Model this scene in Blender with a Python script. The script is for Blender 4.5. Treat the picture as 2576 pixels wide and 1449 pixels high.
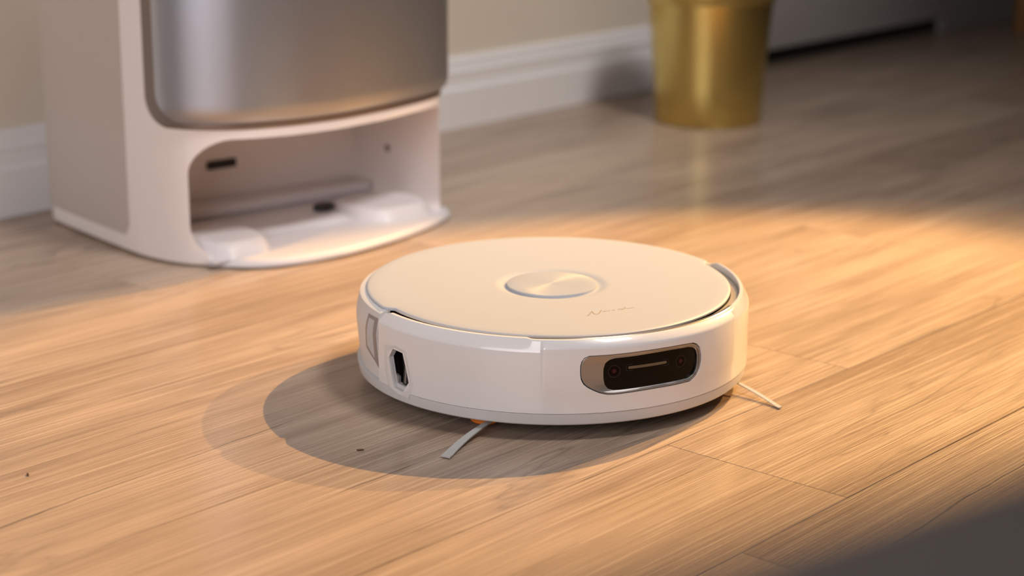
import bpy, bmesh, math, random
from mathutils import Vector, Matrix

# ------------------------------------------------------------------ clear
for o in list(bpy.data.objects):
    bpy.data.objects.remove(o, do_unlink=True)
scene = bpy.context.scene
COL = scene.collection
R = math.radians

# ------------------------------------------------------------------ camera
# world: X runs along the wall and the planks, Y towards the wall, Z up; camera stands at X = Y = 0
W_PX, F_PX = 2576.0, 4787.0
PITCH, YAW, ROLL, CAM_H = R(15.52), R(41.71), R(0.22), 0.548
fw = Vector((math.cos(YAW) * math.cos(PITCH), math.sin(YAW) * math.cos(PITCH), -math.sin(PITCH)))
r0 = Vector((math.sin(YAW), -math.cos(YAW), 0))
u0 = r0.cross(fw)
rt = r0 * math.cos(ROLL) + u0 * math.sin(ROLL)
up = -r0 * math.sin(ROLL) + u0 * math.cos(ROLL)
cd = bpy.data.cameras.new('camera')
cam = bpy.data.objects.new('camera', cd)
COL.objects.link(cam)
m = Matrix((rt, up, -fw)).transposed().to_4x4()
m.translation = (0, 0, CAM_H)
cam.matrix_world = m
cd.sensor_width = 36
cd.lens = F_PX / W_PX * 36
cd.clip_start = 0.02
cd.dof.use_dof = True
cd.dof.focus_distance = 1.575
cd.dof.aperture_fstop = 3.9
scene.camera = cam

# ------------------------------------------------------------------ world, lights, exposure
wd = bpy.data.worlds.new('world')
scene.world = wd
wd.use_nodes = True
bg = wd.node_tree.nodes['Background']
bg.inputs[0].default_value = (0.95, 0.93, 1.0, 1)
bg.inputs[1].default_value = 0.022


def aim(o, target):
    o.rotation_euler = (Vector(target) - o.location).to_track_quat('-Z', 'Y').to_euler()


def spot(name, loc, target, watts, color, angle, blend, size):
    d = bpy.data.lights.new(name, 'SPOT')
    o = bpy.data.objects.new(name, d)
    COL.objects.link(o)
    o.location = loc
    d.energy, d.color, d.spot_size, d.spot_blend, d.shadow_soft_size = watts, color, R(angle), blend, size
    aim(o, target)
    return o


def area(name, loc, target, watts, color, sx, sy, spread):
    d = bpy.data.lights.new(name, 'AREA')
    o = bpy.data.objects.new(name, d)
    COL.objects.link(o)
    o.location = loc
    d.shape, d.size, d.size_y = 'RECTANGLE', sx, sy
    d.energy, d.color, d.spread = watts, color, R(spread)
    aim(o, target)
    return o


WARM = (1.0, 0.555, 0.185)
spot('warm_spot', (3.98, 1.05, 2.20), (1.33, 1.065, 0.0), 770, WARM, 20, 0.45, 0.012)
spot('warm_spot_second', (5.29, 0.585, 2.20), (1.30, 1.10, 0.0), 760, WARM, 14, 0.5, 0.012)
area('ceiling_lamp', (1.50, 0.10, 2.30), (1.70, 1.80, 0.1), 6.8, (1.0, 0.93, 0.90), 0.5, 0.5, 64)
area('left_fill', (-0.72, 0.45, 0.95), (1.3, 1.65, 0.2), 6.8, (1.0, 0.93, 0.95), 1.4, 1.2, 90)  # unseen soft fill from the left, added to lift the dock's left faces

scene.view_settings.view_transform = 'Standard'
scene.view_settings.look = 'None'
scene.view_settings.exposure = 0.0
scene.view_settings.gamma = 1.0
scene.view_settings.use_curve_mapping = False


# ------------------------------------------------------------------ helpers
def finish(name, me, mat, parent=None, smooth=35, loc=None):
    me.validate()
    if smooth is not None:
        for p in me.polygons:
            p.use_smooth = True
        me.set_sharp_from_angle(angle=R(smooth))
    o = bpy.data.objects.new(name, me)
    COL.objects.link(o)
    if mat is not None:
        me.materials.append(mat)
    if parent is not None:
        o.parent = parent
    if loc is not None:
        o.location = loc
    return o


def from_bm(name, bm, mat, parent=None, smooth=35, loc=None):
    bmesh.ops.recalc_face_normals(bm, faces=bm.faces)
    me = bpy.data.meshes.new(name)
    bm.to_mesh(me)
    bm.free()
    return finish(name, me, mat, parent, smooth, loc)


def from_py(name, v, f, mat, parent=None, smooth=35, loc=None):
    bm = bmesh.new()
    vs = [bm.verts.new(p) for p in v]
    for q in f:
        try:
            bm.faces.new([vs[i] for i in q])
        except ValueError:
            pass
    return from_bm(name, bm, mat, parent, smooth, loc)


def tag(o, label=None, cat=None, group=None, kind=None):
    if label:
        o['label'] = label
    if cat:
        o['category'] = cat
    if group:
        o['group'] = group
    if kind:
        o['kind'] = kind
    return o


def empty(name, loc, rz=0):
    o = bpy.data.objects.new(name, None)
    COL.objects.link(o)
    o.location = loc
    o.rotation_euler = (0, 0, rz)
    o.empty_display_size = 0.05
    return o


def bm_box(bm, x0, x1, y0, y1, z0, z1, bev=0.0, seg=2):
    g = bmesh.ops.create_cube(bm, size=1)
    for v in g['verts']:
        v.co = Vector(((x0 + x1) / 2 + v.co.x * (x1 - x0), (y0 + y1) / 2 + v.co.y * (y1 - y0), (z0 + z1) / 2 + v.co.z * (z1 - z0)))
    if bev > 0:
        es = {e for v in g['verts'] for e in v.link_edges}
        bmesh.ops.bevel(bm, geom=list(es), offset=bev, segments=seg, profile=0.5, affect='EDGES')


def box(name, x0, x1, y0, y1, z0, z1, mat, parent=None, bev=0.0, seg=2):
    bm = bmesh.new()
    bm_box(bm, x0, x1, y0, y1, z0, z1, bev, seg)
    return from_bm(name, bm, mat, parent, 35)


def lathe(prof, n=96, cx=0, cy=0, closed=False):
    """profile of (r, z) turned about z; returns verts, faces"""
    v, f = [], []
    rows = []
    for (r, z) in prof:
        if r < 1e-6:
            rows.append([len(v)])
            v.append((cx, cy, z))
        else:
            rows.append(list(range(len(v), len(v) + n)))
            v += [(cx + r * math.cos(2 * math.pi * i / n), cy + r * math.sin(2 * math.pi * i / n), z) for i in range(n)]
    pairs = list(zip(rows[:-1], rows[1:]))
    if closed:
        pairs.append((rows[-1], rows[0]))
    for a, b in pairs:
        for i in range(n):
            j = (i + 1) % n
            if len(a) == 1 and len(b) == 1:
                continue
            if len(a) == 1:
                f.append((a[0], b[i], b[j]))
            elif len(b) == 1:
                f.append((a[i], a[j], b[0]))
            else:
                f.append((a[i], a[j], b[j], b[i]))
    return v, f


def grid_faces(nr, nc, wrap=False, off=0):
    f = []
    for i in range(nr - 1):
        for j in range(nc if wrap else nc - 1):
            k = (j + 1) % nc
            f.append((off + i * nc + j, off + i * nc + k, off + (i + 1) * nc + k, off + (i + 1) * nc + j))
    return f


def boolean_cut(o, cutters):
    for c in cutters:
        md = o.modifiers.new('cut', 'BOOLEAN')
        md.operation, md.object, md.solver = 'DIFFERENCE', c, 'EXACT'
    bpy.context.view_layer.update()
    dg = bpy.context.evaluated_depsgraph_get()
    me = bpy.data.meshes.new_from_object(o.evaluated_get(dg))
    o.modifiers.clear()
    old = o.data
    o.data = me
    bpy.data.meshes.remove(old)
    for c in cutters:
        cm = c.data
        bpy.data.objects.remove(c, do_unlink=True)
        bpy.data.meshes.remove(cm)


def smooth_angle(o, ang):
    for p in o.data.polygons:
        p.use_smooth = True
    o.data.set_sharp_from_angle(angle=R(ang))


def sstep(a, b, x):
    t = max(0.0, min(1.0, (x - a) / (b - a)))
    return t * t * (3 - 2 * t)


# ------------------------------------------------------------------ materials
def mat_new(name):
    mt = bpy.data.materials.new(name)
    mt.use_nodes = True
    nt = mt.node_tree
    return mt, nt, nt.nodes['Principled BSDF']


def link(nt, a, b):
    nt.links.new(a, b)


def node(nt, typ, **kw):
    n = nt.nodes.new(typ)
    for k, v in kw.items():
        setattr(n, k, v)
    return n


def plain(name, col, rough=0.5, metal=0.0, coat=0.0, coat_rough=0.05, noise=0.04, nscale=60, bump=0.0, bscale=900, spec=0.5, sss=0.0, trans=0.0, aniso=0.0):
    """a procedural surface: base colour with a little mottling and fine relief"""
    mt, nt, b = mat_new(name)
    tc = node(nt, 'ShaderNodeTexCoord')
    nz = node(nt, 'ShaderNodeTexNoise')
    nz.inputs['Scale'].default_value = nscale
    nz.inputs['Detail'].default_value = 4
    link(nt, tc.outputs['Object'], nz.inputs['Vector'])
    mx = node(nt, 'ShaderNodeMix', data_type='RGBA')
    mx.inputs[6].default_value = tuple(c * (1 - noise) for c in col) + (1,)
    mx.inputs[7].default_value = tuple(min(1, c * (1 + noise)) for c in col) + (1,)
    link(nt, nz.outputs['Fac'], mx.inputs[0])
    link(nt, mx.outputs[2], b.inputs['Base Color'])
    b.inputs['Roughness'].default_value = rough
    b.inputs['Metallic'].default_value = metal
    b.inputs['Coat Weight'].default_value = coat
    b.inputs['Coat Roughness'].default_value = coat_rough
    b.inputs['Specular IOR Level'].default_value = spec
    b.inputs['Transmission Weight'].default_value = trans
    b.inputs['Anisotropic'].default_value = aniso
    if bump > 0:
        n2 = node(nt, 'ShaderNodeTexNoise')
        n2.inputs['Scale'].default_value = bscale
        link(nt, tc.outputs['Object'], n2.inputs['Vector'])
        bp = node(nt, 'ShaderNodeBump')
        bp.inputs['Strength'].default_value = bump
        bp.inputs['Distance'].default_value = 0.001
        link(nt, n2.outputs['Fac'], bp.inputs['Height'])
        link(nt, bp.outputs['Normal'], b.inputs['Normal'])
    return mt


def wood_floor():
    mt, nt, b = mat_new('laminate_wood')
    geo = node(nt, 'ShaderNodeNewGeometry')
    oi = node(nt, 'ShaderNodeObjectInfo')

    def math_(op, a, bb=None, c=None, clamp=False):
        n = node(nt, 'ShaderNodeMath', operation=op)
        n.use_clamp = clamp
        for i, x in enumerate((a, bb, c)):
            if x is None:
                continue
            if isinstance(x, (int, float)):
                n.inputs[i].default_value = x
            else:
                link(nt, x, n.inputs[i])
        return n.outputs[0]

    def mapping(scale, ofs):
        mp = node(nt, 'ShaderNodeMapping')
        mp.inputs['Scale'].default_value = scale
        link(nt, geo.outputs['Position'], mp.inputs['Vector'])
        cb = node(nt, 'ShaderNodeCombineXYZ')
        for i in range(3):
            link(nt, math_('MULTIPLY', oi.outputs['Random'], ofs[i]), cb.inputs[i])
        link(nt, cb.outputs[0], mp.inputs['Location'])
        return mp.outputs[0]

    def noise(scale, ofs, detail=4, rough=0.6, dist=0.0):
        n = node(nt, 'ShaderNodeTexNoise')
        n.inputs['Scale'].default_value = 1.0
        n.inputs['Detail'].default_value = detail
        n.inputs['Roughness'].default_value = rough
        n.inputs['Distortion'].default_value = dist
        link(nt, mapping(scale, ofs), n.inputs['Vector'])
        return n.outputs['Fac']

    # broad figure of the board, medium streaks, fine pores
    broad = noise((1.6, 9, 1), (37, 11, 5), 3, 0.5, 0.9)
    streak = noise((5.0, 75, 1), (13, 29, 7), 5, 0.65, 0.5)
    fine = noise((4.5, 480, 1), (3, 17, 23), 3, 0.55, 0.25)
    pores = noise((16.0, 900, 1), (5, 41, 2), 2, 0.6, 0.0)
    ridge_n = noise((2.6, 24, 1), (61, 7, 3), 2, 0.5, 1.2)
    ridge = math_('POWER', math_('SUBTRACT', 1.0, math_('ABSOLUTE', math_('MULTIPLY', math_('SUBTRACT', ridge_n, 0.5), 5.0)), clamp=True), 9.0)
    rmask = noise((1.3, 6, 1), (19, 3, 31), 2, 0.5)
    ridge = math_('MULTIPLY', ridge, math_('MULTIPLY', math_('SUBTRACT', rmask, 0.50, clamp=True), 5.0, clamp=True))

    mixv = math_('ADD', math_('MULTIPLY', broad, 0.42), math_('MULTIPLY', streak, 0.30))
    mixv = math_('ADD', mixv, math_('MULTIPLY', fine, 0.28))
    mixv = math_('ADD', mixv, math_('MULTIPLY', math_('SUBTRACT', oi.outputs['Random'], 0.5), 0.11))
    ramp = node(nt, 'ShaderNodeValToRGB')
    e = ramp.color_ramp.elements
    e[0].position, e[0].color = 0.37, (0.260, 0.180, 0.128, 1)
    e[1].position, e[1].color = 0.64, (0.530, 0.405, 0.305, 1)
    k = ramp.color_ramp.elements.new(0.50)
    k.color = (0.395, 0.295, 0.218, 1)
    link(nt, mixv, ramp.inputs[0])
    # light brushed pores (limed grain)
    pm = math_('MULTIPLY', math_('SUBTRACT', fine, 0.55, clamp=True), 7.0, clamp=True)
    mx1 = node(nt, 'ShaderNodeMix', data_type='RGBA')
    link(nt, math_('MULTIPLY', pm, 0.55), mx1.inputs[0])
    link(nt, ramp.outputs[0], mx1.inputs[6])
    mx1.inputs[7].default_value = (0.64, 0.53, 0.43, 1)
    # dark cracks
    sep = node(nt, 'ShaderNodeSeparateXYZ')
    link(nt, geo.outputs['Position'], sep.inputs[0])
    wob = node(nt, 'ShaderNodeTexNoise')
    wob.inputs['Scale'].default_value = 9.0
    wob.inputs['Detail'].default_value = 3
    cbx = node(nt, 'ShaderNodeCombineXYZ')
    link(nt, sep.outputs[0], cbx.inputs[0])
    link(nt, cbx.outputs[0], wob.inputs['Vector'])
    brk = node(nt, 'ShaderNodeTexNoise')
    brk.inputs['Scale'].default_value = 6.0
    brk.inputs['Detail'].default_value = 4
    cbx2 = node(nt, 'ShaderNodeCombineXYZ')
    link(nt, sep.outputs[0], cbx2.inputs[0])
    cbx2.inputs[1].default_value = 3.3
    link(nt, cbx2.outputs[0], brk.inputs['Vector'])
    crack = None
    for (y0, slope, xa, xb, wd_) in ((1.1590, 0.055, 0.55, 1.16, 0.0011), (0.6525, 0.02, 1.06, 1.62, 0.0010), (0.8420, 0.05, 0.98, 1.22, 0.0009), (1.017, 0.03, 0.88, 1.12, 0.0010), (1.345, 0.04, 1.62, 1.88, 0.0014)):
        xm = (xa + xb) / 2
        line = math_('ADD', y0, math_('ADD', math_('MULTIPLY', math_('SUBTRACT', sep.outputs[0], xm), slope), math_('MULTIPLY', math_('SUBTRACT', wob.outputs['Fac'], 0.5), 0.012)))
        d = math_('ABSOLUTE', math_('SUBTRACT', sep.outputs[1], line))
        wv = math_('MULTIPLY', math_('SUBTRACT', brk.outputs['Fac'], 0.30, clamp=True), wd_ * 4.0)
        h = math_('DIVIDE', math_('SUBTRACT', wv, d), wd_ * 0.5, clamp=True)
        win = math_('DIVIDE', math_('SUBTRACT', (xb - xa) / 2, math_('ABSOLUTE', math_('SUBTRACT', sep.outputs[0], xm))), 0.06, clamp=True)
        h = math_('MULTIPLY', h, win, clamp=True)
        crack = h if crack is None else math_('MAXIMUM', crack, h)
    dark = math_('MAXIMUM', math_('MULTIPLY', ridge, 0.65), math_('MULTIPLY', crack, 0.85), clamp=True)
    mx2 = node(nt, 'ShaderNodeMix', data_type='RGBA')
    link(nt, dark, mx2.inputs[0])
    link(nt, mx1.outputs[2], mx2.inputs[6])
    mx2.inputs[7].default_value = (0.075, 0.055, 0.045, 1)
    link(nt, mx2.outputs[2], b.inputs['Base Color'])
    # embossed grain
    hgt = math_('ADD', math_('MULTIPLY', fine, 0.8), math_('MULTIPLY', pores, 0.4))
    hgt = math_('SUBTRACT', hgt, math_('MULTIPLY', dark, 0.6))
    bp = node(nt, 'ShaderNodeBump')
    bp.inputs['Strength'].default_value = 0.7
    bp.inputs['Distance'].default_value = 0.0016
    link(nt, hgt, bp.inputs['Height'])
    link(nt, bp.outputs['Normal'], b.inputs['Normal'])
    b.inputs['Roughness'].default_value = 0.5
    b.inputs['Specular IOR Level'].default_value = 0.25
    b.inputs['Coat Weight'].default_value = 0.5
    b.inputs['Coat Roughness'].default_value = 0.2
    return mt


M = {}
M['wood'] = wood_floor()
M['subfloor'] = plain('subfloor', (0.05, 0.04, 0.035), 0.9)
M['wall'] = plain('wall_paint', (0.76, 0.69, 0.58), 0.8, noise=0.03, nscale=12, bump=0.15, bscale=300)
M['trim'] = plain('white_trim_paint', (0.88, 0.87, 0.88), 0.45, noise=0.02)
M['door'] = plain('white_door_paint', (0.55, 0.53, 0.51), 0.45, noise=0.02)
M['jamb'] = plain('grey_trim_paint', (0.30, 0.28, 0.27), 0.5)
M['gap_shade'] = plain('near_black_shade', (0.012, 0.010, 0.009), 0.9)  # shade of the door gap put into the colour
M['lid'] = plain('lid_matte_cream', (0.44, 0.48, 0.545), 0.5, noise=0.01, bump=0.05, bscale=2500)
M['gloss_white'] = plain('gloss_white_plastic', (0.80, 0.80, 0.81), 0.28, coat=0.8, coat_rough=0.035, noise=0.01)
M['matte_white'] = plain('matte_white_plastic', (0.72, 0.71, 0.70), 0.45, noise=0.01)
M['skirt'] = plain('pale_grey_plastic', (0.64, 0.64, 0.64), 0.45, noise=0.02)
M['black'] = plain('black_plastic', (0.012, 0.011, 0.011), 0.55, noise=0.1)
M['black_gloss'] = plain('black_glass', (0.004, 0.0035, 0.003), 0.12, noise=0.05, spec=0.14)
M['lens'] = plain('lens_dark_red', (0.006, 0.002, 0.002), 0.2, noise=0.1, spec=0.1)
M['lens_core'] = plain('lens_core', (0.055, 0.014, 0.014), 0.3, noise=0.1, spec=0.1)
M['amber'] = plain('amber_bar', (0.13, 0.10, 0.065), 0.3, noise=0.2, nscale=300)
M['silver'] = plain('satin_silver', (0.42, 0.405, 0.39), 0.46, metal=0.8, noise=0.03, bump=0.04, bscale=3000)
M['trim_silver'] = plain('trim_silver', (0.46, 0.44, 0.42), 0.22, metal=0.7, noise=0.02)
M['grey'] = plain('mid_grey_plastic', (0.23, 0.21, 0.20), 0.4, noise=0.05)
M['vent_grey'] = plain('vent_grey', (0.30, 0.26, 0.24), 0.4, noise=0.03)
M['ring_dark'] = plain('lens_ring_dark', (0.030, 0.022, 0.020), 0.35, noise=0.1, spec=0.1)
M['channel'] = plain('channel_dark', (0.40, 0.35, 0.29), 0.4, noise=0.05)
M['grille'] = plain('grille_white', (0.62, 0.62, 0.63), 0.6, noise=0.25, nscale=1400, bump=0.6, bscale=1400)
M['orange'] = plain('orange_plastic', (0.75, 0.20, 0.02), 0.45)
M['bristle'] = plain('pale_bristle', (0.50, 0.51, 0.50), 0.5, noise=0.1, nscale=400, bump=0.3, bscale=1500)
M['ink'] = plain('brown_ink', (0.33, 0.25, 0.18), 0.5)
M['rubber'] = plain('rubber', (0.02, 0.02, 0.02), 0.8, noise=0.2)
M['dock_white'] = plain('dock_white_plastic', (0.82, 0.77, 0.75), 0.5, noise=0.01)
M['dock_inner'] = plain('dock_inner_plastic', (0.66, 0.64, 0.66), 0.45, noise=0.01)
M['dock_side'] = plain('dock_side_warm_grey', (0.50, 0.445, 0.405), 0.5, noise=0.02)
M['dock_metal'] = plain('dock_brushed_metal', (0.46, 0.48, 0.53), 0.40, metal=0.9, noise=0.02)
M['dock_groove'] = plain('dock_groove_metal', (0.24, 0.20, 0.18), 0.4, metal=0.6, noise=0.03)
M['gold'] = plain('brushed_gold', (0.64, 0.50, 0.17), 0.28, metal=1.0, noise=0.04, nscale=25, aniso=0.5)
M['soil'] = plain('dark_soil', (0.03, 0.02, 0.015), 0.95, noise=0.5, nscale=200, bump=1.0, bscale=200)
M['fabric'] = plain('charcoal_fabric', (0.30, 0.268, 0.245), 0.9, noise=0.15, nscale=700, bump=0.4, bscale=900)
M['dark_wood'] = plain('dark_wood', (0.10, 0.06, 0.035), 0.5, noise=0.2, nscale=30)
M['brown_wood'] = plain('amber_wood', (0.22, 0.10, 0.02), 0.5, noise=0.2, nscale=30)
M['crumb'] = plain('crumb_brown', (0.10, 0.06, 0.025), 0.8, noise=0.3, nscale=500)


def radial_brushed(name, col):
    """spun disc: highlight fans out from the middle"""
    mt, nt, b = mat_new(name)
    b.inputs['Base Color'].default_value = col + (1,)
    b.inputs['Roughness'].default_value = 0.45
    b.inputs['Metallic'].default_value = 0.0
    b.inputs['Anisotropic'].default_value = 0.8
    b.inputs['Specular IOR Level'].default_value = 0.6
    tg = node(nt, 'ShaderNodeTangent', direction_type='RADIAL', axis='Z')
    link(nt, tg.outputs[0], b.inputs['Tangent'])
    return mt


M['spun'] = radial_brushed('spun_cream_disc', (0.425, 0.465, 0.53))

# ------------------------------------------------------------------ floor: planks one by one
PL_W, PL_L, GAP, GAPY = 0.1737, 1.32, 0.0006, 0.0010
ROW0 = 0.8934                       # a seam between two rows
fl = box('floor', -0.62, 4.62, -0.70, 2.30, -0.03, -0.0085, M['subfloor'])
tag(fl, 'floor of grey-brown wood-look planks running along the wall', 'floor', kind='structure')
JOINTS = {0: 1.4755, -1: 1.1972, 1: 1.925, 4: 1.2074}      # row -> X of one end joint
random.seed(4)


def plank_mesh(L, w):
    bx, by, dep, t = 0.0002, 0.0003, 0.0006, 0.008
    v = []
    for (k, z) in ((0, -t), (0, -dep), (1, 0.0)):
        ix, iy = bx * k, by * k
        v += [(ix, iy, z), (L - ix, iy, z), (L - ix, w - iy, z), (ix, w - iy, z)]
    f = [(3, 2, 1, 0), (8, 9, 10, 11)]
    for r in range(2):
        for i in range(4):
            j = (i + 1) % 4
            f.append((r * 4 + i, r * 4 + j, r * 4 + 4 + j, r * 4 + 4 + i))
    return v, f


mesh_cache = {}
for row in range(-9, 8):
    y0 = ROW0 + row * PL_W
    if y0 > 2.02 or y0 + PL_W < -0.66:
        continue
    y1 = min(y0 + PL_W, 2.03)
    j = JOINTS.get(row, random.uniform(0, PL_L))
    x = j - math.ceil((j + 0.6) / PL_L) * PL_L
    while x < 4.6:
        key = (round(y1 - y0, 4))
        if key not in mesh_cache:
            v, f = plank_mesh(PL_L - GAP, y1 - y0 - GAPY)
            me = bpy.data.meshes.new('plank')
            me.from_pydata(v, [], f)
            me.materials.append(M['wood'])
            mesh_cache[key] = me
        p = bpy.data.objects.new('plank', mesh_cache[key])
        COL.objects.link(p)
        p.location = (x + GAP / 2, y0 + GAPY / 2, 0)
        p.parent = fl
        x += PL_L

# ------------------------------------------------------------------ wall, baseboard, door
WY = 2.005
DX0, DX1 = 2.72, 3.588              # door opening
bm = bmesh.new()
bm_box(bm, -0.62, DX0, WY, WY + 0.12, -0.0, 2.5)
bm_box(bm, DX1, 4.62, WY, WY + 0.12, -0.0, 2.5)
bm_box(bm, DX0, DX1, WY, WY + 0.12, 2.06, 2.5)
wl = from_bm('wall_back', bm, M['wall'], smooth=None)
tag(wl, 'plain beige painted wall behind the docking station', 'wall', kind='structure')


def extrude_profile(name, prof, x0, x1, mat, parent=None):
    n = len(prof)
    v = [(x0, y, z) for (y, z) in prof] + [(x1, y, z) for (y, z) in prof]
    f = [(i, (i + 1) % n, n + (i + 1) % n, n + i) for i in range(n)] + [tuple(range(n)), tuple(range(2 * n - 1, n - 1, -1))]
    return from_py(name, v, f, mat, parent, 25)


F0 = 1.990
bprof = [(WY + 0.002, 0.0), (F0, 0.0), (F0, 0.058), (F0 + 0.0015, 0.0605), (F0 + 0.004, 0.063), (F0 + 0.0045, 0.080), (F0 + 0.003, 0.083), (F0 + 0.0035, 0.086),
         (F0 + 0.007, 0.088), (F0 + 0.0075, 0.100), (F0 + 0.010, 0.106), (F0 + 0.0125, 0.1075), (WY + 0.002, 0.108)]
bb = extrude_profile('baseboard_back', bprof, -0.62, DX0 - 0.07, M['trim'])
tag(bb, 'white stepped baseboard along the foot of the beige wall', 'baseboard', kind='structure')
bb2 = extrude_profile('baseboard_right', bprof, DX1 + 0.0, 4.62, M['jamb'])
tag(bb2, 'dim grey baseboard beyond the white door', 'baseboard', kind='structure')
# door; near-black boxes behind and beneath it stand in for the shade
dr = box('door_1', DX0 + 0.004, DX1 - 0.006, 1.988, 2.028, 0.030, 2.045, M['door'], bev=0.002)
tag(dr, 'white door with near-black painted shade in the gap between its foot and the floor', 'door', kind='structure')
bm = bmesh.new()
bm_box(bm, DX0, DX1, 2.035, 2.12, -0.008, 2.06)
bm_box(bm, DX0, DX1, 2.003, 2.036, -0.008, 0.0298)
from_bm('door_gap_shade_fill', bm, M['gap_shade'], dr, None)
bm = bmesh.new()
bm_box(bm, DX0 - 0.07, DX0, 1.985, WY + 0.01, 0, 2.13, 0.002)
tag(from_bm('trim_1', bm, M['trim']), 'white door casing beside the baseboard', 'door casing', kind='structure')

# ------------------------------------------------------------------ robot vacuum
RC = Vector((1.273, 1.0855, 0))
HEAD = -109.3                        # direction the robot looks
RB = 0.1785
robot = empty('robot_vacuum', RC)
tag(robot, 'round white robot vacuum with a cream lid and black camera window, on the plank floor', 'robot vacuum')


def pol(a, r, z):
    return (r * math.cos(R(a)), r * math.sin(R(a)), z)


def rel(a):
    d = (a - HEAD + 180) % 360 - 180
    return d


def r_front(a, z):
    """outer radius of the bumper: the middle third is slightly proud, above its lower edge"""
    d = abs(rel(a))
    return RB + 0.0011 * (1 - sstep(32.3, 33.3, d)) * sstep(0.034, 0.048, z)


# chassis (dark inner body)
v, f = lathe([(0, 0.0150), (0.166, 0.0150), (0.1685, 0.018), (0.166, 0.030), (0.160, 0.060), (0.160, 0.082), (0, 0.082)], 96)
from_py('chassis', v, f, M['black'], robot)
# skirt ring below the bumper
v, f = lathe([(0.1735, 0.0245), (RB - 0.0004, 0.0240), (RB - 0.0004, 0.0225), (0.1768, 0.0150), (0.1755, 0.0138), (0.1690, 0.0138), (0.1675, 0.0190)], 180, closed=True)
from_py('skirt', v, f, M['skirt'], robot)

# bumper: closed loft, +-88 degrees about the heading
A0, A1 = HEAD - 87.6, HEAD + 87.6
angs = []
a = A0
while a < A1 - 1e-6:
    angs.append(a)
    d = abs(rel(a))
    a += 0.34 if 31.9 < d < 33.8 else 1.2
angs.append(A1)


def bump_profile(a):
    d = abs(rel(a))
    t = 1 - sstep(32.3, 33.3, d)            # 1 in the proud front zone
    s = 1 - sstep(35.5, 37.2, d)            # top edge drops back for the trim strip
    L = lambda p, q: p + (q - p) * t
    S = lambda p, q: p + (q - p) * s
    end = sstep(87.8, 83.5, d)              # rim rounds down at its two ends
    ztop = S(0.0883 + 0.0022 * sstep(45, 80, rel(a)), 0.0876)
    ztop = ztop - (1 - end) * 0.0035
    out = [(r_front(a, 0.0246), 0.0246), (r_front(a, 0.034), 0.034), (r_front(a, 0.041), 0.041), (r_front(a, 0.048), 0.048), (r_front(a, 0.06), 0.060),
           (r_front(a, 0.07), L(0.0770, 0.0800)), (r_front(a, 0.08) - 0.0003, L(0.0783, 0.0815)), (r_front(a, 0.08) - 0.0011, L(0.0797, 0.0829)),
           (S(0.1733, 0.1750), ztop - 0.0012), (S(0.1725, 0.1740), ztop - 0.0003), (S(0.1716, 0.1730), ztop)]
    inn = [(S(0.1700, 0.1722), ztop), (S(0.1694, 0.1718), ztop - 0.0006), (S(0.1692, 0.1716), 0.0800), (0.1705, 0.0760), (0.1735, 0.0700), (0.1735, 0.0246)]
    return out + inn


v, nprof = [], len(bump_profile(HEAD))
for a in angs:
    v += [pol(a, r, z) for (r, z) in bump_profile(a)]
f = grid_faces(len(angs), nprof, True)
f += [tuple(range(nprof)), tuple(len(v) - nprof + i for i in range(nprof))]
bumper = from_py('bumper', v, f, M['gloss_white'], robot, smooth=None)


def arc_poly(poly, ra, rb, name='cutter'):
    n = len(poly)
    v = [pol(a, ra, z) for (a, z) in poly] + [pol(a, rb, z) for (a, z) in poly]
    f = [(i, (i + 1) % n, n + (i + 1) % n, n + i) for i in range(n)] + [tuple(range(n)), tuple(range(2 * n - 1, n - 1, -1))]
    o = from_py(name, v, f, None, None, None)
    o.location = RC
    return o


CAM_OUT = [(-131.97, .06228), (-131.94, .06656), (-131.64, .07026), (-130.91, .07338), (-129.6, .07508), (-124.59, .07509), (-119.43, .07532), (-114.03, .07558),
           (-108.29, .07556), (-102.04, .07511), (-97.94, .07432), (-96.23, .07227), (-94.93, .06802), (-94.22, .06151), (-94.19, .05599), (-94.65, .04914), (-95.83, .04388),
           (-98.2, .03995), (-103.81, .04002), (-109.93, .0404), (-115.59, .04013), (-120.94, .03963), (-123.02, .03968), (-124.74, .04022), (-126.77, .04207),
           (-129.47, .04642), (-130.97, .05011), (-131.72, .05476), (-131.92, .05853)]
CAM_GL = [(-125.45, .05816), (-125.41, .06244), (-125.03, .06666), (-124.1, .0694), (-122.54, .07063), (-117.19, .07092), (-111.55, .07134), (-105.5, .07143),
          (-98.82, .07043), (-96.87, .06901), (-95.6, .06528), (-95.1, .06058), (-95.06, .05449), (-95.4, .04871), (-96.3, .04502), (-98.69, .04253), (-105.2, .04293),
          (-111.31, .04305), (-116.98, .04287), (-120.6, .04272), (-122.72, .04305), (-124.13, .04465), (-125.02, .04837), (-125.39, .0533)]
HOLE = [(170.6, .0602), (175.0, .0594), (177.4, .0345), (175.1, .0243), (170.9, .0256), (168.6, .0510)]
HOLE_OUT = [(166.6, .0612), (172.0, .0640), (176.4, .0625), (179.4, .0335), (177.2, .0200), (172.5, .0205), (168.2, .0250), (166.6, .0400)]


def resample(poly, n):
    P = [Vector((a * RB * math.pi / 180, z)) for (a, z) in poly]
    P.append(P[0].copy())
    L = [0]
    for p, q in zip(P[:-1], P[1:]):
        L.append(L[-1] + (q - p).length)
    out = []
    for i in range(n):
        s = L[-1] * i / n
        k = max(j for j in range(len(L)) if L[j] <= s + 1e-12)
        k = min(k, len(P) - 2)
        t = (s - L[k]) / (L[k + 1] - L[k])
        p = P[k].lerp(P[k + 1], t)
        out.append((p.x / (RB * math.pi / 180), p.y))
    return out


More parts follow.
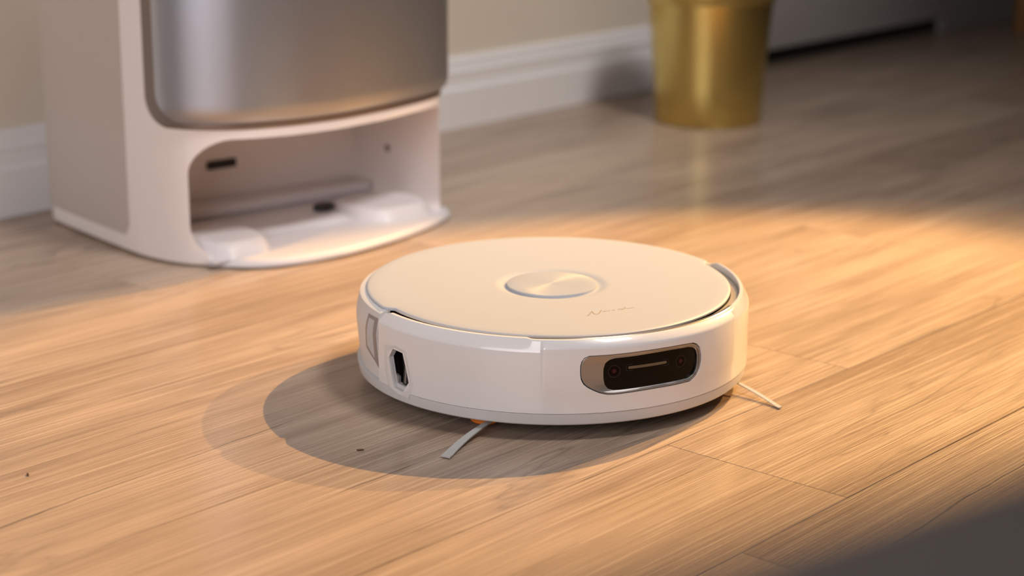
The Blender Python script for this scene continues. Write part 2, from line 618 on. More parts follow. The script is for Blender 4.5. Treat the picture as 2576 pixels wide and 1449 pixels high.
def scale_poly(poly, da, dz):
    ca = sum(p[0] for p in poly) / len(poly)
    cz = sum(p[1] for p in poly) / len(poly)
    ha = max(abs(p[0] - ca) for p in poly)
    hz = max(abs(p[1] - cz) for p in poly)
    return [(ca + (p[0] - ca) * (1 + da / ha), cz + (p[1] - cz) * (1 + dz / hz)) for p in poly]


boolean_cut(bumper, [arc_poly(CAM_OUT, 0.160, 0.195), arc_poly(HOLE, 0.155, 0.195)])
smooth_angle(bumper, 24)


def align_start(poly, ref_pt):
    i = min(range(len(poly)), key=lambda k: ((poly[k][0] - ref_pt[0]) * 0.0031) ** 2 + (poly[k][1] - ref_pt[1]) ** 2)
    return poly[i:] + poly[:i]


def ring_band(name, loops, mat, parent, smooth=40):
    """loops: list of (poly, radius function) with equal counts, bridged in order"""
    n = len(loops[0][0])
    v = []
    for (poly, rf) in loops:
        v += [pol(a, rf(a, z), z) for (a, z) in poly]
    f = []
    for k in range(len(loops) - 1):
        for i in range(n):
            j = (i + 1) % n
            f.append((k * n + i, k * n + j, (k + 1) * n + j, (k + 1) * n + i))
    return from_py(name, v, f, mat, parent, smooth)


def arc_cap(name, poly, r, mat, parent, thick=0.0008, steps=26):
    """a filled patch lying on a cylinder of radius r (grid clipped to a convex outline)"""
    amin, amax = min(p[0] for p in poly), max(p[0] for p in poly)
    n = len(poly)

    def span(a):
        zs = []
        for i in range(n):
            p, q = poly[i], poly[(i + 1) % n]
            if (p[0] - a) * (q[0] - a) <= 0 and abs(p[0] - q[0]) > 1e-9:
                t = (a - p[0]) / (q[0] - p[0])
                zs.append(p[1] + (q[1] - p[1]) * t)
        return (min(zs), max(zs)) if zs else (poly[0][1], poly[0][1])
    v, cols = [], []
    for i in range(steps + 1):
        t = 0.5 - 0.5 * math.cos(math.pi * i / steps)
        a = amin + (amax - amin) * min(max(t, 1e-4), 1 - 1e-4)
        z0, z1 = span(a)
        cols.append((a, z0, z1))
    for rr in (r, r - thick):
        for (a, z0, z1) in cols:
            v += [pol(a, rr, z0), pol(a, rr, z1)]
    m_ = 2 * (steps + 1)
    f = []
    for i in range(steps):
        b0 = 2 * i
        f.append((b0, b0 + 2, b0 + 3, b0 + 1))
        f.append((m_ + b0, m_ + b0 + 1, m_ + b0 + 3, m_ + b0 + 2))
        f.append((b0, m_ + b0, m_ + b0 + 2, b0 + 2))
        f.append((b0 + 1, b0 + 3, m_ + b0 + 3, m_ + b0 + 1))
    f += [(0, 1, m_ + 1, m_), (m_ - 2, m_ - 1, 2 * m_ - 1, 2 * m_ - 2)]
    return from_py(name, v, f, mat, parent, 40)


# camera window: silver bezel, black glass, two lenses, light bar
RGL = 0.1765
NB = 96
outp = resample(CAM_OUT, NB)
outs = scale_poly(outp, -0.22, -0.0006)
glp = resample(align_start(CAM_GL, CAM_OUT[0]), NB)
gl_up = scale_poly(glp, 0.16, 0.0005)
bezel = ring_band('camera_bezel', [(outs, lambda a, z: 0.1700), (outs, lambda a, z: RB + 0.00005), (scale_poly(outp, -0.42, -0.0011), lambda a, z: RB + 0.0006),
                                   (scale_poly(outp, -0.75, -0.0018), lambda a, z: RB + 0.0005),
                                   (gl_up, lambda a, z: RGL + 0.0009), (glp, lambda a, z: RGL + 0.0005), (glp, lambda a, z: RGL - 0.002)], M['silver'], robot, 30)
bezel['label'] = 'satin silver frame around the camera window'
glass = arc_cap('camera_glass', scale_poly(glp, 0.1, 0.0003), RGL - 0.0003, M['black_gloss'], bezel, 0.001, 40)


def arc_disc(name, a, z, rad, r, mat, parent):
    poly = [(a + math.degrees(rad / RB) * math.cos(2 * math.pi * i / 28), z + rad * math.sin(2 * math.pi * i / 28)) for i in range(28)]
    return arc_cap(name, poly, r, mat, parent, 0.0004, 14)


def arc_ring(name, a, z, rin, rout, r, mat, parent):
    mk = lambda q: [(a + math.degrees(q / RB) * math.cos(2 * math.pi * i / 32), z + q * math.sin(2 * math.pi * i / 32)) for i in range(32)]
    return ring_band(name, [(mk(rout), lambda a, z: r - 0.0003), (mk(rout), lambda a, z: r + 0.0001), (mk(rin), lambda a, z: r), (mk(rin), lambda a, z: r - 0.0004)], mat, parent)


for la in (-122.38, -101.45):
    ln = arc_disc('lens', la, 0.0592, 0.0052, RGL - 0.0001, M['lens'], bezel)
    arc_ring('lens_ring', la, 0.0592, 0.0048, 0.0055, RGL, M['ring_dark'], bezel)
    arc_disc('lens_core', la, 0.0594, 0.0019, RGL + 0.0001, M['lens_core'], bezel)


def round_rect(a0, a1, z0, z1, rad, k=6):
    ra = math.degrees(rad / RB)
    pts = []
    for (ca, cz, st) in ((a1 - ra, z1 - rad, 0), (a0 + ra, z1 - rad, 90), (a0 + ra, z0 + rad, 180), (a1 - ra, z0 + rad, 270)):
        for i in range(k + 1):
            t = R(st + 90 * i / k)
            pts.append((ca + ra * math.cos(t), cz + rad * math.sin(t)))
    return pts


arc_cap('light_bar', round_rect(-118.3, -106.3, 0.0600, 0.0623, 0.0009), RGL, M['amber'], bezel, 0.0004, 20)
fr_o, fr_i = round_rect(-119.0, -105.6, 0.0582, 0.0641, 0.0018), round_rect(-118.85, -105.75, 0.0586, 0.0637, 0.0016)
ring_band('light_bar_frame', [(fr_o, lambda a, z: RGL - 0.0003), (fr_o, lambda a, z: RGL + 0.0001), (fr_i, lambda a, z: RGL + 0.0001), (fr_i, lambda a, z: RGL - 0.0003)], M['black'], bezel)

# side sensor opening with its raised frame
ho = resample(align_start(HOLE_OUT, HOLE[0]), 60)
hi = resample(HOLE, 60)
hm = [(0.75 * p[0] + 0.25 * q[0], 0.75 * p[1] + 0.25 * q[1]) for p, q in zip(hi, ho)]
hq = [(0.2 * p[0] + 0.8 * q[0], 0.2 * p[1] + 0.8 * q[1]) for p, q in zip(hi, ho)]
sf = ring_band('side_sensor_frame', [(ho, lambda a, z: RB - 0.0006), (ho, lambda a, z: RB + 0.0001), (hq, lambda a, z: RB + 0.0005), (hm, lambda a, z: RB - 0.0002), (hi, lambda a, z: RB - 0.0010),
                                     (hi, lambda a, z: RB - 0.0032)], M['matte_white'], robot, 30)
arc_cap('sensor_window', scale_poly(hi, 0.3, 0.0008), RB - 0.0095, M['black_gloss'], sf, 0.001, 20)
arc_cap('sensor_block', [(172.4, .0250), (174.6, .0250), (175.4, .0520), (173.6, .0535)], RB - 0.0060, M['black'], sf, 0.003, 6)
arc_cap('sensor_edge', [(173.4, .0300), (174.1, .0300), (174.7, .0500), (174.1, .0500)], RB - 0.0056, M['grey'], sf, 0.001, 6)
arc_cap('sensor_clip', [(169.6, .0290), (171.3, .0285), (171.3, .0345), (169.6, .0360)], RB - 0.0050, M['grey'], sf, 0.002, 6)
arc_cap('sensor_sill', [(170.7, .0245), (175.2, .0235), (176.2, .0275), (171.0, .0290)], RB - 0.0035, M['skirt'], sf, 0.004, 6)

# rear shell
B0, B1 = HEAD + 88.6, HEAD + 360 - 88.6
rear_prof = [(0.1708, 0.0868), (0.1735, 0.0868), (0.1748, 0.0845), (0.1767, 0.0770), (0.1781, 0.0700), (0.1785, 0.0650), (0.1783, 0.0600), (0.1770, 0.0450), (0.1758, 0.0330), (0.1750, 0.0246), (0.1700, 0.0246), (0.1690, 0.0600)]
def lid_r(a):
    d = abs(rel(a))
    side = math.sin(R(a + 139.5)) ** 2
    return 0.1665 + (0.1738 - 0.1665) * sstep(87.0, 89.5, d) - 0.0050 * side


v, angs = [], []
n = 150
for i in range(n + 1):
    a = B0 + (B1 - B0) * i / n
    angs.append(a)
    lr = lid_r(a)
    v += [pol(a, lr - 0.003, 0.0868), pol(a, lr + 0.0003, 0.0868)] + [pol(a, r, z) for (r, z) in rear_prof[2:]]
k = len(rear_prof)
f = grid_faces(n + 1, k, True) + [tuple(range(k)), tuple(len(v) - k + i for i in range(k))]
rear = from_py('rear_shell', v, f, M['matte_white'], robot, 28)


def r_rear(a, z):
    pts = sorted(rear_prof[1:10], key=lambda p: p[1])
    for (p, q) in zip(pts[:-1], pts[1:]):
        if p[1] <= z <= q[1]:
            return p[0] + (q[0] - p[0]) * (z - p[1]) / (q[1] - p[1])
    return pts[0][0] if z < pts[0][1] else pts[-1][0]


GR = [(154.7, .0792), (161.7, .0800), (161.7, .0346), (159.4, .0395), (152.8, .0471)]
GRI = [(156.0, .0765), (159.9, .0770), (159.7, .0420), (158.9, .0435), (154.6, .0500)]
go = resample(GR, 50)
gi = resample(GRI, 50)
gf = ring_band('grille_frame', [(go, lambda a, z: r_rear(a, z) - 0.0005), (go, lambda a, z: r_rear(a, z) + 0.0003), (scale_poly(go, -0.3, -0.0008), lambda a, z: r_rear(a, z) + 0.0005),
                                (gi, lambda a, z: r_rear(a, z) + 0.0007)], M['vent_grey'], robot, 30)
gf['label'] = 'grey frame of the side vent'
gc_ = (sum(p[0] for p in gi) / 50, sum(p[1] for p in gi) / 50)
v = [pol(gc_[0], r_rear(0, gc_[1]) + 0.0010, gc_[1])] + [pol(a, r_rear(a, z) + 0.0007, z) for (a, z) in gi]
from_py('vent_mesh', v, [(0, 1 + i, 1 + (i + 1) % 50) for i in range(50)], M['grille'], gf, 40)

# lid with the dished ring for the lidar cap
LX, LY, LZ = -0.004, -0.003, 0.0893


N = 240
rows = []
dish = [(0.0, LZ - 0.0022), (0.0428, LZ - 0.0022), (0.0440, LZ - 0.0021), (0.0462, LZ - 0.0014), (0.0490, LZ - 0.0004), (0.0515, LZ - 0.00005), (0.0540, LZ)]
v, f = [(LX, LY, dish[0][1])], []
for (r, z) in dish[1:]:
    rows.append([len(v) + i for i in range(N)])
    v += [(LX + r * math.cos(2 * math.pi * i / N), LY + r * math.sin(2 * math.pi * i / N), z) for i in range(N)]
for (t, z) in ((0.5, LZ), (0.9, LZ - 0.0001), (0.985, LZ - 0.0003), (0.995, LZ - 0.0007), (1.0, LZ - 0.0014), (0.9995, LZ - 0.0028), (0.97, LZ - 0.0040)):
    rows.append([len(v) + i for i in range(N)])
    for i in range(N):
        th = 360 * i / N
        ro = lid_r((th + 180) % 360 - 180)
        p0 = Vector((LX + 0.0540 * math.cos(R(th)), LY + 0.0540 * math.sin(R(th))))
        p1 = Vector((ro * math.cos(R(th)), ro * math.sin(R(th))))
        p = p0.lerp(p1, t) if t < 0.95 else p1 * (t if t != 0.97 else 0.93)
        v.append((p.x, p.y, z))
f += [(0, rows[0][i], rows[0][(i + 1) % N]) for i in range(N)]
for a_, b_ in zip(rows[:-1], rows[1:]):
    f += [(a_[i], a_[(i + 1) % N], b_[(i + 1) % N], b_[i]) for i in range(N)]
f.append(tuple(rows[-1]))
lid = from_py('lid', v, f, M['lid'], robot, 50)
v, f = lathe([(0, LZ + 0.0008), (0.030, LZ + 0.0007), (0.0398, LZ + 0.0005), (0.0410, LZ + 0.0001), (0.0414, LZ - 0.0006), (0.0414, LZ - 0.0016), (0.0418, LZ - 0.0021), (0, LZ - 0.0024)], 120)
cap = from_py('lidar_cap', v, f, M['spun'], lid, 30, loc=(LX, LY, 0))
cap['label'] = 'round brushed cap in the middle of the lid'

# handwritten name on the lid
STROKES = [[(-.06273, -.09323), (-.06092, -.09311), (-.0573, -.09149), (-.05314, -.08944), (-.04935, -.08753), (-.05157, -.09004), (-.0531, -.09216), (-.05429, -.0945), (-.05394, -.09627), (-.05192, -.09667), (-.04954, -.09576), (-.04523, -.09344), (-.04052, -.0908)],
           [(-.04385, -.09523), (-.04320, -.0949), (-.04264, -.09528), (-.04290, -.0956), (-.04092, -.0956), (-.03959, -.09606)], [(-.0396, -.0975), (-.0385, -.0974), (-.03708, -.09711)],
           [(-.03547, -.09872), (-.0350, -.0982), (-.03433, -.09883), (-.03257, -.09947)],
           [(-.03002, -.10084), (-.02817, -.10073), (-.02615, -.10151), (-.02732, -.10279), (-.0276, -.10363), (-.02606, -.10332), (-.02286, -.10197), (-.02042, -.10105)],
           [(-.02397, -.10388), (-.02195, -.10466), (-.01974, -.10565), (-.01746, -.10657), (-.01531, -.10692)]]
WID = [0.00042, 0.00042, 0.00038, 0.00038, 0.00042, 0.00022]
v, f = [], []
for st, w in zip(STROKES, WID):
    P = [Vector(p) for p in st]
    for i, p in enumerate(P):
        d = (P[min(i + 1, len(P) - 1)] - P[max(i - 1, 0)]).normalized()
        nrm = Vector((-d.y, d.x)) * w
        b0 = len(v)
        v += [(p.x + nrm.x, p.y + nrm.y, LZ + 0.00012), (p.x - nrm.x, p.y - nrm.y, LZ + 0.00012)]
        if i:
            f.append((b0 - 2, b0 - 1, b0 + 1, b0))
sg = from_py('signature', v, f, M['ink'], lid, None)
sg['label'] = 'thin brown handwritten name on the lid'

# silver strip between lid and bumper, in front
v = []
prof = [(0.1672, 0.0852), (0.1676, 0.0872), (0.1684, 0.0880), (0.1708, 0.0879), (0.1714, 0.0874), (0.1714, 0.0852)]
SA = [HEAD - 36.4 + 72.8 * i / 80 for i in range(81)]
for a in SA:
    v += [pol(a, r, z) for (r, z) in prof]
k = len(prof)
from_py('trim_strip', v, grid_faces(81, k, True) + [tuple(range(k)), tuple(len(v) - k + i for i in range(k))], M['trim_silver'], robot, 30)
# side channel floor between lid and rim
v = []
prof = [(0.162, 0.0840), (0.1695, 0.0840), (0.1695, 0.0815), (0.162, 0.0815)]
SA = [A0 + (A1 - A0) * i / 120 for i in range(121)]
for a in SA:
    v += [pol(a, r, z) for (r, z) in prof]
from_py('channel', v, grid_faces(121, 4, True) + [(0, 1, 2, 3), tuple(len(v) - 4 + i for i in range(4))], M['channel'], robot, 30)

# wheels
hx, hy = math.cos(R(HEAD)), math.sin(R(HEAD))
for s in (-1, 1):
    bm = bmesh.new()
    bmesh.ops.create_cone(bm, cap_ends=True, segments=40, radius1=0.034, radius2=0.034, depth=0.022)
    bmesh.ops.bevel(bm, geom=[e for e in bm.edges if len(e.link_faces) == 2 and abs(e.calc_face_angle()) > 1], offset=0.003, segments=2, affect='EDGES')
    w = from_bm('drive_wheel', bm, M['rubber'], robot, 35)
    w.matrix_local = Matrix.Translation((-hy * 0.11 * s, hx * 0.11 * s, 0.0345)) @ Matrix.Rotation(R(HEAD) + math.pi / 2, 4, 'Z') @ Matrix.Rotation(math.pi / 2, 4, 'Y')
bm = bmesh.new()
bmesh.ops.create_uvsphere(bm, u_segments=24, v_segments=16, radius=0.012)
from_bm('caster_wheel', bm, M['rubber'], robot, 60, loc=(hx * 0.11, hy * 0.11, 0.0122))


# side brushes
def side_brush(hub, tips):
    v, f = lathe([(0, 0.0045), (0.009, 0.0045), (0.0125, 0.007), (0.013, 0.0105), (0.010, 0.0145), (0, 0.0150)], 40)
    h = from_py('side_brush', v, f, M['orange'], robot, 40, loc=(hub[0], hub[1], 0))
    h['label'] = 'orange hub of a side brush'
    for (tx, ty, w0, w1, bend, sx_, sy_) in tips:
        p0, p1 = Vector((sx_, sy_, 0.0115)), Vector((tx - hub[0], ty - hub[1], 0.0012))
        d = (p1 - p0)
        n_ = Vector((-d.y, d.x, 0)).normalized()
        d0 = 0.0
        v = []
        K = 14
        for i in range(K + 1):
            t = d0 + (1 - d0) * i / K
            c = p0.lerp(p1, t) + n_ * bend * math.sin(math.pi * t)
            c.z = 0.0115 + (0.0012 - 0.0115) * min(1, t / 0.93) ** 0.8
            w = w0 + (w1 - w0) * t
            hgt = 0.0010
            v += [tuple(c + n_ * w + Vector((0, 0, hgt))), tuple(c - n_ * w + Vector((0, 0, hgt * 0.6))), tuple(c - n_ * w - Vector((0, 0, 0.0002))), tuple(c + n_ * w - Vector((0, 0, 0.0002)))]
        f = grid_faces(K + 1, 4, True) + [(0, 1, 2, 3), tuple(len(v) - 4 + i for i in range(4))]
        br = from_py('bristle', v, f, M['bristle'], h, 40)
        br['label'] = 'pale flat bristle strip'
    return h


side_brush((-0.1450, -0.0500), [(-0.2236, -0.0780, 0.0022, 0.0046, -0.004, 0.010, -0.009), (-0.095, -0.020, 0.0024, 0.0040, 0.0, 0.009, 0.005)])
side_brush((0.0790, -0.1330), [(0.0630, -0.2105, 0.0016, 0.0020, 0.003, -0.002, -0.009), (0.060, -0.070, 0.0022, 0.0040, 0.0, -0.003, 0.008)])

# ------------------------------------------------------------------ docking station
dock = empty('docking_station', (1.317, 1.9255, 0), R(-8))
tag(dock, 'tall white robot docking station with a brushed metal front and an open bay', 'docking station')
TOP = 0.43
body_c = [(0.3855, -0.03), (0.385, -0.008), (0.382, 0.004), (0.372, 0.011), (0.355, 0.012), (0.30, 0.012), (0.09, 0.012), (0.03, 0.0115), (0.012, 0.011), (0.004, 0.0085), (0.0008, 0.001), (-.0002, -.010), (-.0012, -.035), (-.003, -.10), (-.004, -.19), (-.003, -.22), (.002, -.249), (.010, -.274), (.023, -.296), (.045, -.317), (.075, -.334), (.12, -.345), (.158, -.3475), (.196, -.346),
          (.26, -.334), (.325, -.3145), (.355, -.302), (.373, -.290), (.384, -.272), (.388, -.25), (.388, -.20), (.386, -.08)]


def closed_spline(P, n):
    """centripetal-ish Catmull-Rom through P, resampled to n points"""
    out = []
    k = len(P)
    for i in range(k):
        p0, p1, p2, p3 = (Vector(P[(i + d) % k]) for d in (-1, 0, 1, 2))
        for s in range(8):
            t = s / 8
            q = 0.5 * ((2 * p1) + (p2 - p0) * t + (2 * p0 - 5 * p1 + 4 * p2 - p3) * t * t + (3 * p1 - p0 - 3 * p2 + p3) * t ** 3)
            out.append(q)
    L = [0]
    for p, q in zip(out, out[1:] + out[:1]):
        L.append(L[-1] + (q - p).length)
    res = []
    j = 0
    for i in range(n):
        s = L[-1] * i / n
        while L[j + 1] < s:
            j += 1
        t = (s - L[j]) / max(1e-9, L[j + 1] - L[j])
        res.append(out[j].lerp(out[(j + 1) % len(out)], t))
    return res


def prism(name, plan, levels, mat, parent, smooth=35):
    """levels: (z, inset) rings of a plan outline"""
    n = len(plan)
    cen = sum(plan, Vector((0, 0))) / n
    v = []
    for (z, ins) in levels:
        for i, p in enumerate(plan):
            t = (plan[(i + 1) % n] - plan[i - 1]).normalized()
            nn = Vector((-t.y, t.x))
            if nn.dot(p - cen) > 0:
                nn = -nn
            q = p + nn * ins
            v.append((q.x, q.y, z))
    f = grid_faces(len(levels), n, True) + [tuple(range(n)), tuple(len(v) - n + i for i in range(n))]
    return from_py(name, v, f, mat, parent, smooth)


plan = closed_spline(body_c, 220)
body = prism('body', plan, [(0.0005, 0.006), (0.004, 0.001), (0.010, 0.0), (0.30, 0.0), (TOP - 0.02, 0.0), (TOP - 0.006, 0.004), (TOP, 0.016)], M['dock_white'], None, None)
# bay cutter: rounded rectangle in (u, z), pushed in from the front
def rr(u0, u1, z0, z1, rads, k=10):
    pts = []
    for (cu, cz, st, rad) in ((u1 - rads[0], z1 - rads[0], 0, rads[0]), (u0 + rads[1], z1 - rads[1], 90, rads[1]), (u0 + rads[2], z0 + rads[2], 180, rads[2]), (u1 - rads[3], z0 + rads[3], 270, rads[3])):
        for i in range(k + 1):
            t = R(st + 90 * i / k)
            pts.append((cu + rad * math.cos(t), cz + rad * math.sin(t)))
    return pts


def bay(u0, u1, z0, z1, rads, grow=0.0):
    prof = rr(u0, u1, z0, z1, rads)
    n = len(prof)
    v = [(u, -0.55, z) for (u, z) in prof] + [(u, -0.10, z) for (u, z) in prof]
    f = [(i, (i + 1) % n, n + (i + 1) % n, n + i) for i in range(n)] + [tuple(range(n)), tuple(range(2 * n - 1, n - 1, -1))]
    return from_py('cutter', v, f, None, None, None)


boolean_cut(body, [bay(0.0195, 0.3795, 0.006, 0.1455, (0.022, 0.040, 0.040, 0.02))])
body.parent = dock
bpy.context.view_layer.update()
bv = body.modifiers.new('soft_edges', 'BEVEL')
bv.width, bv.segments, bv.limit_method, bv.angle_limit = 0.0022, 3, 'ANGLE', R(38)
smooth_angle(body, 40)
# grey side panel, set on the left flank
FL = sorted((p.y, p.x) for p in plan if p.x < 0.012 and p.y < 0.0075)


def flank(vv):
    for (p, q) in zip(FL[:-1], FL[1:]):
        if p[0] <= vv <= q[0]:
            return p[1] + (q[1] - p[1]) * (vv - p[0]) / (q[0] - p[0])
    return FL[-1][1] if vv > FL[-1][0] else FL[0][1]


NC = 24
cols = []
for i in range(NC + 1):
    vv = -0.197 + (0.0070 + 0.197) * i / NC
    d = vv + 0.197
    zb = 0.0215 + (0.012 - math.sqrt(max(0, 0.012 ** 2 - (0.012 - d) ** 2)) if d < 0.012 else 0)
    cols.append((vv, zb, TOP - 0.02))
v = []
for off in (0.002, -0.0008):
    for (vv, zb, zt) in cols:
        v += [(flank(vv) + off, vv, zb), (flank(vv) + off, vv, zt)]
m_ = 2 * (NC + 1)
f = [(0, 1, m_ + 1, m_), (m_ - 2, m_ - 1, 2 * m_ - 1, 2 * m_ - 2)]
for i in range(NC):
    k = 2 * i
    f += [(k, k + 2, k + 3, k + 1), (m_ + k, m_ + k + 1, m_ + k + 3, m_ + k + 2), (k, m_ + k, m_ + k + 2, k + 2), (k + 1, k + 3, m_ + k + 3, m_ + k + 1)]
from_py('side_panel', v, f, M['dock_side'], dock, 30)['label'] = 'warm grey side panel'

# metal front panel: follows the plan outline, pillowed edge
front = [(-.0035, -.205), (-.003, -.22), (.002, -.249), (.010, -.274), (.023, -.296), (.045, -.317), (.075, -.334), (.12, -.345), (.158, -.3475), (.196, -.346), (.26, -.334), (.325, -.3145), (.355, -.302), (.373, -.290), (.384, -.272), (.388, -.25), (.388, -.20), (.386, -.16)]


def open_spline(P, n):
    P = [Vector(p) for p in P]
    P = [2 * P[0] - P[1]] + P + [2 * P[-1] - P[-2]]
    out = []
    for i in range(1, len(P) - 2):
        p0, p1, p2, p3 = P[i - 1], P[i], P[i + 1], P[i + 2]
        for s in range(10):
            t = s / 10
            out.append(0.5 * ((2 * p1) + (p2 - p0) * t + (2 * p0 - 5 * p1 + 4 * p2 - p3) * t * t + (3 * p1 - p0 - 3 * p2 + p3) * t ** 3))
    out.append(P[-2])
    L = [0]
    for p, q in zip(out[:-1], out[1:]):
        L.append(L[-1] + (q - p).length)
    res, j = [], 0
    for i in range(n):
        s = L[-1] * i / (n - 1)
        while j < len(L) - 2 and L[j + 1] < s:
            j += 1
        t = (s - L[j]) / max(1e-9, L[j + 1] - L[j])
        res.append(out[j].lerp(out[j + 1], min(1, t)))
    return res, L[-1]


def skin_panel(name, s0, s1, z0, z1, rad, lift, edge, base, mat, parent, ns=170, nz=70):
    """a sheet over the outline between arc lengths s0..s1, heights z0..z1, with rounded corners and a rolled edge"""
    P, LL = open_spline(front, 800)

    def at(s):
        x = max(0, min(LL, s)) / LL * 799
        i = min(798, int(x))
        p = P[i].lerp(P[i + 1], x - i)
        t = (P[min(799, i + 6)] - P[max(0, i - 5)]).normalized()
        return p, Vector((t.y, -t.x))
    v = []
    hs, hz = (s1 - s0) / 2, (z1 - z0) / 2
    for j in range(nz + 1):
        for i in range(ns + 1):
            # square grid squeezed into a rounded rectangle
            x = math.sin((2 * i / ns - 1) * math.pi / 2)
            y = math.sin((2 * j / nz - 1) * math.pi / 2)
            sx, zz = x * hs, y * hz
            # pull corners in
            cxs, czs = hs - rad, hz - rad
            if abs(sx) > cxs and abs(zz) > czs:
                a_, b_ = (abs(sx) - cxs) / rad, (abs(zz) - czs) / rad
                q = math.hypot(a_, b_)
                mx_ = max(a_, b_)
                kf = mx_ / q if q > 0 else 1
                sx = math.copysign(cxs + a_ * kf * rad, sx)
                zz = math.copysign(czs + b_ * kf * rad, zz)
                dist = rad * (1 - mx_)
            else:
                dist = min(hs - abs(sx), hz - abs(zz))
            t = min(1, max(0, dist / edge))
            off = base + lift * math.sqrt(max(0, 1 - (1 - t) ** 2))
            p, nn = at((s0 + s1) / 2 + sx)
            q = p + nn * off
            v.append((q.x, q.y, (z0 + z1) / 2 + zz))
    f = grid_faces(nz + 1, ns + 1)
    return from_py(name, v, f, mat, parent, 60)


P_, LTOT = open_spline(front, 50)
skin_panel('panel_surround', 0.034, LTOT - 0.055, 0.1555, TOP - 0.012, 0.036, 0.003, 0.004, -0.001, M['dock_groove'], dock)['label'] = 'dark metal edge around the front panel'
skin_panel('front_panel', 0.053, LTOT - 0.062, 0.163, TOP - 0.016, 0.034, 0.011, 0.020, 0.000, M['dock_metal'], dock)['label'] = 'brushed champagne metal front panel'

# tray: floor of the bay with a rounded front lip
tray_c = [(0.378, -0.12), (0.30, -0.112), (0.04, -0.112), (0.024, -0.12), (.022, -.2), (.022, -.255), (.023, -.284), (.036, -.310), (.062, -.3405), (.0905, -.3565), (.119, -.363), (.158, -.3645), (.196, -.3618), (.265, -.3465), (.33, -.324), (.375, -.300), (.396, -.281), (.400, -.262), (.393, -.246), (0.380, -0.225), (0.378, -0.17)]
tp = closed_spline(tray_c, 200)
prism('tray', tp, [(0.0006, 0.003), (0.003, 0.0), (0.006, 0.0), (0.0095, 0.003), (0.0108, 0.007), (0.0112, 0.012)], M['dock_inner'], dock, 50)['label'] = 'white tray of the open bay'


def mound(name, u0, u1, v0, v1, h, ex, mat):
    """low moulded bump on the tray"""
    K = 22
    v = []
    for j in range(K + 1):
        for i in range(K + 1):
            x, y = 2 * i / K - 1, 2 * j / K - 1
            e = max(0, 1 - (abs(x) ** ex + abs(y) ** ex)) 
            v.append((u0 + (u1 - u0) * (x + 1) / 2, v0 + (v1 - v0) * (y + 1) / 2, 0.0095 + h * min(1, e * 2.2) ** 0.6))
    return from_py(name, v, grid_faces(K + 1, K + 1), mat, dock, 60)


mound('wheel_ramp', 0.030, 0.120, -0.325, -0.205, 0.017, 3.0, M['dock_inner'])
mound('wheel_ramp', 0.262, 0.372, -0.300, -0.190, 0.017, 3.0, M['dock_inner'])
mound('mop_basin', 0.120, 0.270, -0.262, -0.190, 0.009, 4.0, M['dock_inner'])
box('rear_step', 0.024, 0.374, -0.150, -0.101, 0.011, 0.026, M['dock_inner'], dock, 0.006, 4)
bm = bmesh.new()
bm_box(bm, 0.158, 0.200, -0.104, -0.099, 0.0605, 0.0715, 0.002, 2)
from_bm('slot', bm, M['black'], dock)['label'] = 'black slot in the back of the bay'
v, f = lathe([(0, 0.0), (0.016, 0.0), (0.019, -0.002), (0.019, -0.012), (0, -0.012)], 28)
ct = from_py('drain', v, f, M['black'], dock, 40, loc=(0.247, -0.222, 0.0275))
ct.scale = (0.75, 0.5, 0.6)
v, f = lathe([(0, 0.0), (0.004, 0.0), (0.005, -0.001), (0.005, -0.003), (0, -0.003)], 24)
ds = from_py('bay_sensor', v, f, M['grey'], dock, 40)
ds.matrix_local = Matrix.Translation((0.3775, -0.175, 0.072)) @ Matrix.Rotation(-math.pi / 2, 4, 'Y')

# ------------------------------------------------------------------ gold pot
pot = empty('gold_pot', (2.424, 1.748, 0))
tag(pot, 'tapered brushed gold metal pot on the floor in front of the wall', 'pot')
v, f = lathe([(0, 0.006), (0.078, 0.006), (0.0805, 0.0015), (0.0825, 0.001), (0.0840, 0.004), (0.0865, 0.06), (0.0925, 0.14), (0.0985, 0.205), (0.1012, 0.235), (0.0990, 0.2355), (0.0960, 0.205), (0.0840, 0.06), (0, 0.05)], 128)
from_py('pot_body', v, f, M['gold'], pot, 40)
v, f = lathe([(0.0972, 0.1905), (0.0997, 0.1905), (0.1007, 0.1925), (0.1035, 0.2340), (0.1030, 0.2370), (0.1010, 0.2380), (0.0990, 0.2360)], 128, closed=True)
from_py('rim_collar', v, f, M['gold'], pot, 40)
v, f = lathe([(0, 0.205), (0.06, 0.203), (0.0957, 0.200), (0.09, 0.19), (0, 0.19)], 64)
from_py('soil', v, f, M['soil'], pot, 60)

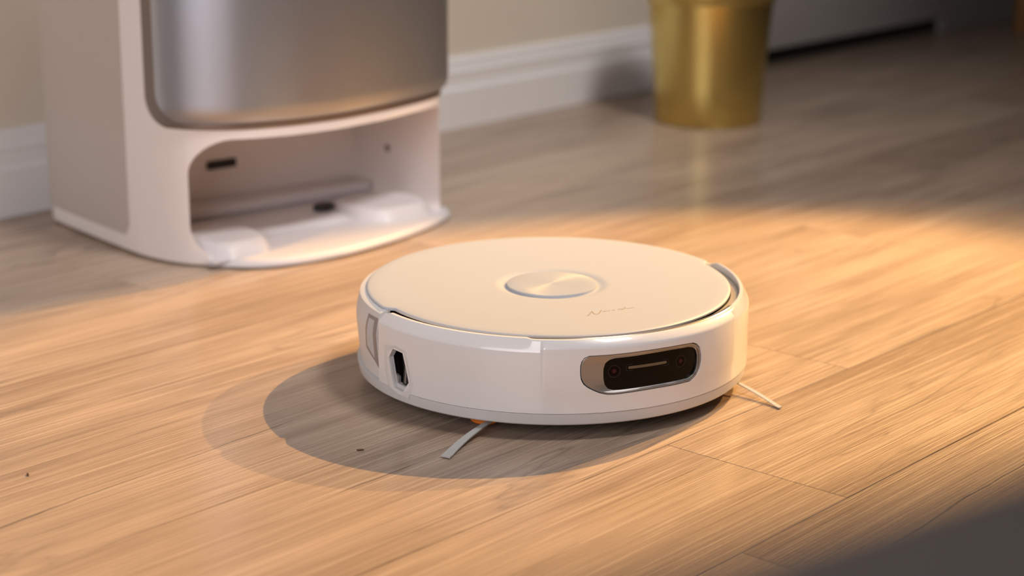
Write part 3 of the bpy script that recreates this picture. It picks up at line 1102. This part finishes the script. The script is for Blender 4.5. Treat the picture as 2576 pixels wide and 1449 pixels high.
# ------------------------------------------------------------------ foreground bench (only its blurred corner shows)
bench = empty('bench', (0.30, -0.10, 0), R(-13))
tag(bench, 'dark charcoal padded bench across the floor from the docking station', 'bench')
bm = bmesh.new()
bm_box(bm, -0.45, 0.75, -0.26, 0.204, 0.380, 0.455, 0.016, 4)
from_bm('cushion', bm, M['fabric'], bench)
box('frame', -0.43, 0.73, -0.245, 0.180, 0.350, 0.3805, M['dark_wood'], bench, 0.003)
for (lx, ly) in ((-0.41, -0.225), (0.71, -0.225), (-0.41, 0.160), (0.71, 0.160)):
    bm = bmesh.new()
    bmesh.ops.create_cone(bm, cap_ends=True, segments=20, radius1=0.011, radius2=0.018, depth=0.351)
    from_bm('leg', bm, M['dark_wood'], bench, 40, loc=(lx, ly, 0.1755))

# ------------------------------------------------------------------ wooden stool at the right edge
stool = empty('stool', (3.756, 1.770, 0))
tag(stool, 'amber-brown wooden stool standing in the dark beyond the white door', 'stool')
v, f = lathe([(0, 0.42), (0.14, 0.42), (0.15, 0.425), (0.152, 0.44), (0.146, 0.45), (0, 0.452)], 64)
from_py('seat', v, f, M['brown_wood'], stool, 40)
for k in range(4):
    an = R(45 + 90 * k)
    bm = bmesh.new()
    bmesh.ops.create_cone(bm, cap_ends=True, segments=20, radius1=0.018, radius2=0.022, depth=0.425)
    lg = from_bm('leg', bm, M['brown_wood'], stool, 40)
    lg.location = (0.115 * math.cos(an), 0.115 * math.sin(an), 0.2125)

# ------------------------------------------------------------------ crumbs on the floor


def crumb(x, y, rz, label):
    bm = bmesh.new()
    bmesh.ops.create_icosphere(bm, subdivisions=2, radius=1)
    rnd = random.Random(int(x * 1000))
    for vv in bm.verts:
        vv.co = Vector((vv.co.x * 0.0030, vv.co.y * 0.0009, vv.co.z * 0.0008)) * rnd.uniform(0.8, 1.2)
        vv.co.y += 0.0004 * math.sin(vv.co.x * 900)
    o = from_bm('crumb', bm, M['crumb'], None, 60, loc=(x, y, 0.00072))
    o.rotation_euler = (0, 0, rz)
    tag(o, label, 'crumb')


crumb(1.016, 1.072, R(-45), 'tiny brown crumb lying on the planks in the shadow of the robot')
crumb(0.800, 1.226, R(50), 'tiny brown crumb lying on the warmly lit planks near a crack')
